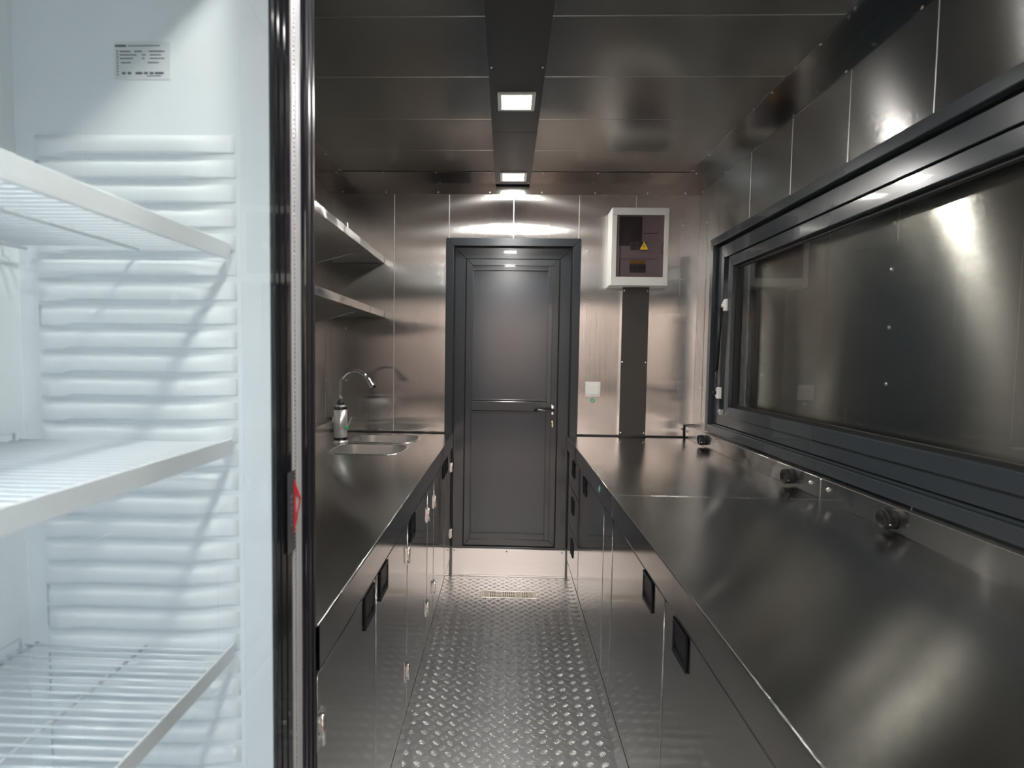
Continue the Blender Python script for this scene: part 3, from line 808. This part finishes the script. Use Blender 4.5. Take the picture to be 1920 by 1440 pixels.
def hinge(parent, side, y, z, h=0.055):
    q = MB(); s = -side; X = LF if side < 0 else RF
    q.cyl((X+s*0.006, y, z-h/2), (X+s*0.006, y, z+h/2), 0.005, 0.005, 'screw_metal', 10)
    a, b = X+s*0.0006, X+s*0.004
    q.box(min(a, b), max(a, b), y+0.004, y+0.022, z-h/2, z+h/2, 'screw_metal', 0.0006)
    q.box(min(a, b), max(a, b), y-0.022, y-0.004, z-h/2, z+h/2, 'screw_metal', 0.0006)
    for zz in (-0.017, 0, 0.017):
        for yy in (-0.013, 0.013): q.dome((X+s*0.004, y+yy, z+zz), (s, 0, 0), 0.003, 0.002, 'chrome', 8)
    q.build('hinge', parent)
LF, RF = -0.318, 0.378
ZD0, ZD1 = 0.125, 0.776
def cab(side, y0, y1, lab, doors, drawers=None, kick=True):
    X = LF if side < 0 else RF
    xb = XL+0.004 if side < 0 else XR-0.004
    o = thing('base_cabinet', lab, 'cabinet', ((X+xb)/2, (y0+y1)/2, 0), 'steel base cabinets')
    m = MB(); s_in = 1 if side < 0 else -1; ZT = 0.768 if side < 0 else 0.763
    xi = X-0.016*(1 if side < 0 else -1)   # carcass front plane
    f = lambda a, b, *r: (min(a, b), max(a, b), *r)
    sk = 0.0015
    m.box(*f(xb, xi, y0+0.001, y0+0.001+sk, 0.012, ZD1-0.001), 'steel_front')
    m.box(*f(xb, xi, y1-0.001-sk, y1-0.001, 0.012, ZD1-0.001), 'steel_front')
    m.box(*f(xb, xb+s_in*sk, y0+0.001+sk, y1-0.001-sk, 0.012, ZD1-0.001), 'steel_front')
    m.box(*f(xi-s_in*sk, xi, y0+0.001+sk, y1-0.001-sk, 0.012, ZD1-0.001), 'steel_front')
    m.box(*f(xb+s_in*sk, xi-s_in*sk, y0+0.001+sk, y1-0.001-sk, 0.012, 0.012+sk), 'steel_front')
    # plinth plate flush with the doors and posts between them
    s = 1 if side < 0 else -1
    m.box(*f(xi+s*0.0004, X-s*0.001, y0+0.001, y1-0.001, 0.002, ZD0-0.009), 'steel_front', 0.0006)
    m.build('carcass', o)
    if side > 0: m = MB(); m.box(*f(xi+s*0.0006, X-s*0.0004, y0+0.001, y1-0.001, ZT+0.001, ZD1+0.006), 'rubber_gap_black'); m.build('top_gap_shade', o)  # black strip painting the shade in the gap above the doors
    else: m = MB(); m.box(*f(xi+s*0.0006, X-s*0.0002, y0+0.001, y1-0.001, ZT+0.001, ZD1+0.005), 'rubber_gap_black'); m.build('top_gap_shade', o)
    m = MB(); m.box(*f(xi+s*0.0006, X-s*0.003, y0+0.001, y1-0.001, ZD0-0.0085, ZD0-0.0005), 'rubber_gap_black'); m.build('bottom_gap_shade', o)  # shaded gap below the doors, also painted as a black strip
    q = MB()
    yy = y0+0.12
    while yy < y1-0.05:
        q.dome((X-s*0.001, yy, 0.045), (s, 0, 0), 0.004, 0.003, 'screw_metal', 8); yy += 0.24
    q.build_each('plinth_screw', o)
    for (a, b, ly_, hy_, plainp) in doors:
        m = MB(); m.box(*f(xi+s*0.0008, X, a+0.002, b-0.002, ZD0, ZT), 'steel_front', 0.0012)
        d = m.build('filler_panel' if plainp else 'door', o)
        m = MB()
        for e in (a+0.0024, b-0.0024):
            m.tube([(X-s*0.0006, e, ZD0+0.001), (X-s*0.0006, e, ZT-0.001)], 0.0012, 'steel_edge', 6)
        m.build_each('edge', d)
        if ly_: latch(d, side, ly_, 0.727 if side < 0 else 0.722)
        if hy_:
            hinge(d, side, hy_, 0.665); hinge(d, side, hy_, 0.268)
    for (a, b, z0, z1) in (drawers or []):
        m = MB(); m.box(*f(xi+s*0.0008, X, a+0.002, b-0.002, z0+0.0015, z1-0.0015), 'steel_front', 0.0015)
        d = m.build('drawer', o); latch(d, side, (a+b)/2-0.005, (z0+z1)/2+0.035, 0.09, 0.085)
    return o
cab(-1, 2.372, 3.160, 'left base cabinet under the sinks, in the corner beside the door', [(2.812, 3.158, 2.868, 3.130, 0), (2.374, 2.808, 2.752, 2.378, 0)])
cab(-1, 1.728, 2.370, 'left base cabinet with a single door, between the sink cabinet and the fridge side pair', [(2.178, 2.368, None, None, 1), (1.73, 2.174, 1.818, 2.174, 0)])
cab(-1, 0.880, 1.726, 'left base cabinet with two doors and two latches, next to the fridge', [(1.302, 1.724, 1.378, 1.724, 0), (0.884, 1.298, 1.230, 0.895, 0)])
cab(1, 2.662, 3.160, 'right cabinet with a stack of three small drawers beside the door', [], [(2.665, 3.150, 0.590, 0.764), (2.665, 3.150, 0.360, 0.588), (2.665, 3.150, ZD0, 0.358)])
cab(1, 1.830, 2.660, 'right base cabinet with one wide door, next to the drawers', [(2.00, 2.655, 2.485, None, 0), (1.834, 1.996, None, None, 1)])
cab(1, 0.640, 1.828, 'right base cabinet with two wide doors, nearest in view', [(1.228, 1.826, 1.366, None, 0), (0.644, 1.224, 1.110, None, 0)])
cab(1, -0.50, 0.638, 'right base cabinet beside the camera, below the bottom edge', [(0.07, 0.634, None, None, 0), (-0.496, 0.066, None, None, 0)])

# ------------------------------------------------------------------ floor drain
dr = thing('floor_drain', 'slotted linear drain set in the floor in front of the door', 'drain', (0.033, 2.905, 0))
m = MB(); x0, x1, y0, y1 = -0.120, 0.186, 2.866, 2.950
for b_ in ((x0, x1, y0, y0+0.004), (x0, x1, y1-0.004, y1), (x0, x0+0.004, y0+0.004, y1-0.004), (x1-0.004, x1, y0+0.004, y1-0.004)):
    m.box(*b_, 0.0005, 0.003, 'steel_edge', 0.0005)
m.box(x0+0.004, x1-0.004, y0+0.004, y1-0.004, 0.0004, 0.0009, 'rubber_gap_black')
m.build('frame', dr)
m = MB(); m.box(x0+0.006, x1-0.006, y0+0.006, y1-0.006, 0.001, 0.002, 'drain_plate', 0.0003); m.build('grate', dr)
m = MB()
segs = [('h', 0.016), ('v', 0.05, 3), ('h', 0.085), ('v', 0.120, 6), ('h', 0.194), ('v', 0.228, 3), ('h', 0.262)]
for s in segs:
    if s[0] == 'h':
        for k in range(5): m.box(x0+s[1], x0+s[1]+0.026, y0+0.012+k*0.0135, y0+0.016+k*0.0135, 0.002, 0.0023, 'ink')
    else:
        for k in range(s[2]):
            xx = x0+s[1]+k*0.0120
            m.box(xx, xx+0.0055, y0+0.012, y0+0.036, 0.002, 0.0023, 'rubber_gap_black'); m.box(xx, xx+0.0055, y0+0.047, y0+0.071, 0.002, 0.0023, 'rubber_gap_black')
m.build_each('slot', dr)

# ------------------------------------------------------------------ display fridge
FY0, FY1 = 0.20, 0.858           # outer extent along y
IY0, IY1 = 0.255, 0.790          # inner
FXF, FXB = -0.345, -0.815
IXB = -0.737
FZ0_, FZ1_ = 0.03, 2.04
IZ0, IZ1 = 0.16, 1.935
fr = thing('display_fridge', 'upright black display fridge with glass door and bright white ribbed interior on the left', 'fridge', ((FXF+FXB)/2, (FY0+FY1)/2, 0))
m = MB()
m.box(FXB, FXF, IY1+0.012, FY1, FZ0_, FZ1_, 'fridge_black', 0.003)
m.box(FXB, FXF, FY0, IY0-0.012, FZ0_, FZ1_, 'fridge_black', 0.003)
m.box(FXB, IXB-0.012, IY0-0.011, IY1+0.011, FZ0_, FZ1_, 'fridge_black', 0.003)
m.box(IXB-0.011, FXF, IY0-0.011, IY1+0.011, IZ1+0.012, FZ1_, 'fridge_black', 0.003)
m.box(IXB-0.011, FXF, IY0-0.011, IY1+0.011, FZ0_, IZ0-0.012, 'fridge_black', 0.003)
m.build('body', fr)
m = MB()
m.box(IXB-0.010, FXF, IY1, IY1+0.011, IZ0-0.01, IZ1+0.01, 'white_liner')
m.box(IXB-0.010, FXF, IY0-0.011, IY0, IZ0-0.01, IZ1+0.01, 'white_liner')
m.box(IXB-0.010, IXB, IY0, IY1, IZ0-0.01, IZ1+0.01, 'white_liner')
m.box(IXB, FXF, IY0, IY1, IZ1, IZ1+0.01, 'white_liner')
m.box(IXB, FXF, IY0, IY1, IZ0-0.01, IZ0, 'white_liner')
# front pillar on the far wall with a rounded upper corner
pts = [(FXF, IY1-0.0001, IZ0)]
pts += [(FXF, IY1-0.0001, 1.782)]
for k in range(9):
    a = PI/2+PI/2*k/8
    pts.append((-0.372+0.022*math.cos(a), IY1-0.0001, 1.760+0.022*math.sin(a)))
pts += [(-0.394, IY1-0.0001, IZ0)]
m.prism(pts, (0, -0.007, 0), 'white_liner', 0.002)
# small step in the front lip
m.box(FXF-0.010, FXF+0.0015, IY1-0.012, IY1+0.006, 1.075, 1.142, 'white_liner', 0.001)
m.build('liner', fr)
# ribs on the far wall (one wall surface: its pattern stays in one mesh)
m = MB()
z = 1.640-0.0025; pitch_z = 0.0358; k = 0
while z > 0.30:
    t = bmesh.new(); n = 22
    xa_, xb_ = -0.708, -0.404
    zt, zb_ = z, z-0.0225
    rows = []
    for i in range(n+1):
        u = i/n; x = xa_+(xb_-xa_)*u
        # protrusion fades out toward the front end, and sharply at the back end
        f = min(1, u/0.03)
        g = min(1, (1-u)/0.26); g = g*g*(3-2*g)
        d = 0.0102*f*(0.12+0.88*g)
        lift = 0.0036 if u > 0.17 else 0.0
        zz_t, zz_b = zt, zb_-0.0046+lift + (1-g)*0.002
        prof = [(0, zz_t+0.0050), (d*0.30, zz_t+0.0020), (d*0.70, zz_t-0.0020), (d*0.95, zz_t-0.0055), (d, zz_t-0.009), (d, zz_b+0.0022), (d*0.93, zz_b+0.0006), (d*0.6, zz_b), (0, zz_b)]
        rows.append([t.verts.new((x, IY1-0.0002-p[0], p[1])) for p in prof])
    for a, b in zip(rows, rows[1:]):
        for j in range(len(a)-1): t.faces.new((a[j], a[j+1], b[j+1], b[j]))
    t.faces.new(rows[0]); t.faces.new(list(reversed(rows[-1])))
    bmesh.ops.recalc_face_normals(t, faces=t.faces)
    m._merge(t, 'white_liner', True)
    z -= pitch_z; k += 1
m.build('ribbed_wall', fr)
m = MB(); m.box(-0.392, -0.372, IY0+0.0005, IY0+0.006, 0.25, 1.62, 'fill_cool', 0.001); m.build('interior_fill', fr)  # hidden glowing strip added to brighten the fridge interior
m = MB()
lx0, lx1, lz0, lz1 = -0.583, -0.499, 1.722, 1.776
m.box(lx0, lx1, IY1-0.0008, IY1-0.0003, lz0, lz1, 'label_paper')
yb_ = IY1-0.0010
for r_, (zz, hh, segs2) in enumerate(((lz1-0.006, 0.003, [(0.02, 0.22)]), (lz1-0.006, 0.0012, [(0.25, 0.82)]), (lz1-0.014, 0.0016, [(0.1, 0.3), (0.36, 0.5), (0.62, 0.9)]),
     (lz1-0.019, 0.0014, [(0.1, 0.4), (0.5, 0.56), (0.64, 0.84)]), (lz1-0.024, 0.0014, [(0.1, 0.34), (0.5, 0.54), (0.64, 0.9)]),
     (lz1-0.030, 0.0014, [(0.12, 0.3), (0.6, 0.8)]), (lz1-0.045, 0.0030, [(0.14, 0.2), (0.24, 0.3), (0.38, 0.5), (0.53, 0.6), (0.63, 0.7), (0.72, 0.88)]), (lz1-0.049, 0.0012, [(0.58, 0.84)]))):
    for a, b in segs2: m.box(lx0+a*0.084, lx0+b*0.084, yb_-0.0001, yb_+0.0002, zz-hh/2, zz+hh/2, 'ink')
for zz in range(9): m.box(lx0+0.004, lx0+0.006, yb_-0.0001, yb_+0.0002, lz0+0.006+zz*0.0042, lz0+0.008+zz*0.0042, 'ink')
m.build('rating_label', fr)
# glass door: frame profile, glazed pane, edge strip
dx0, dx1 = -0.340, -0.310
m = MB()
m.box(dx0, dx1, 0.809, FY1, 0.06, 2.02, 'black_gloss', 0.004, 2)
m.box(dx0, dx1+0.0025, 0.824, 0.832, 0.06, 2.02, 'fridge_black', 0.001)
m.box(dx0, dx1+0.0025, 0.842, 0.850, 0.06, 2.02, 'fridge_black', 0.001)
m.box(dx0, dx1, FY0, FY0+0.05, 0.06, 2.02, 'black_gloss', 0.004, 2)
m.box(dx0, dx1, FY0+0.0505, 0.8085, 1.97, 2.02, 'black_gloss', 0.004, 2)
m.box(dx0, dx1, FY0+0.0505, 0.8085, 0.06, 0.11, 'black_gloss', 0.004, 2)
door_f = m.build('door_frame', fr)
GX = dx1-0.008
m = MB(); m.box(GX-0.014, dx1-0.004, 0.7775, 0.8085, 0.111, 1.969, 'aluminium', 0.0012)
m.box(dx1-0.0042, dx1-0.003, 0.790, 0.796, 0.111, 1.969, 'aluminium', 0.0004)
m.box(dx1-0.0042, dx1-0.003, 0.800, 0.806, 0.111, 1.969, 'aluminium', 0.0004)
zz = 0.115
while zz < 1.965:
    m.dome((dx1-0.0041, 0.7835, zz), (1, 0, 0), 0.0019, 0.0009, 'screw_metal', 6); zz += 0.0065
m.build('spacer_strip', door_f)
m = MB(); m.box(GX-0.006, dx1-0.006, 0.7235, 0.777, 0.111, 1.969, 'black_gloss', 0.0008)
m.box(dx1-0.0062, dx1-0.0045, 0.736, 0.742, 0.111, 1.969, 'black_gloss', 0.0005); m.box(dx1-0.0062, dx1-0.0045, 0.756, 0.761, 0.111, 1.969, 'black_gloss', 0.0005)
m.build('glass_border', door_f)
m = MB(); m.box(GX-0.003, GX, FY0+0.051, 0.723, 0.111, 1.969, 'glass_clear'); m.build('glass', door_f)
# triangular warning sticker on the strip
m = MB()
xx = dx1-0.0026
m.box(xx-0.0002, xx, 0.752, 0.7795, 1.030, 1.150, 'sticker_film')
tri = [(0.7740, 1.1370), (0.7740, 1.0540), (0.8010, 1.1010)]
inn = [(0.7800, 1.1180), (0.7800, 1.0740), (0.7955, 1.1005)]
for a in range(3):
    b = (a+1) % 3
    m.prism([(xx+0.0002, *tri[a]), (xx+0.0002, *tri[b]), (xx+0.0002, *inn[b]), (xx+0.0002, *inn[a])], (0.0002, 0, 0), 'red_ink')
for k in range(6): m.box(xx+0.0001, xx+0.0003, 0.762, 0.769, 1.068+k*0.0085, 1.073+k*0.0085, 'ink')
m.build('warning_sticker', door_f)

# wire shelves in the fridge
def wire_shelf(z, lab, backrail):
    o = thing('wire_shelf', lab, 'wire shelf', (-0.565, 0.52, z-0.012), 'white wire shelves in the fridge')
    x1, x0 = -0.4065, -0.722
    y0, y1 = 0.262, 0.7794
    m = MB(); m.box(x1-0.003, x1, y0, y1, z-0.015, z+0.010, 'white_wire', 0.0012); m.build('front_rail', o)
    m = MB(); yy = y0+0.008
    while yy < y1:
        m.cyl((x0, yy, z+0.004), (x1-0.003, yy, z+0.004), 0.0018, 0.0018, 'white_wire', 8); yy += 0.0155
    m.build('wire_grid', o)
    m = MB()
    for xx in (x0+0.006, -0.545):
        m.cyl((xx, y0, z), (xx, y1, z), 0.0026, 0.0026, 'white_wire', 10)
    m.build_each('cross_wire', o)
    m = MB(); m.tube([(x0-0.002, y1-0.02, z), (x0-0.002, y1-0.02, z+0.016), (x0-0.002, y0+0.02, z+0.016), (x0-0.002, y0+0.02, z)], 0.0025, 'white_wire', 8); m.build('back_rail', o)
wire_shelf(1.473, 'top white wire shelf in the fridge, seen from below', True)
wire_shelf(1.185, 'middle white wire shelf in the fridge, just below eye level', True)
wire_shelf(0.872, 'lowest visible white wire shelf in the fridge, seen from above', True)

for o in list(bpy.data.objects):
    if '_base' in o.keys(): del o['_base']
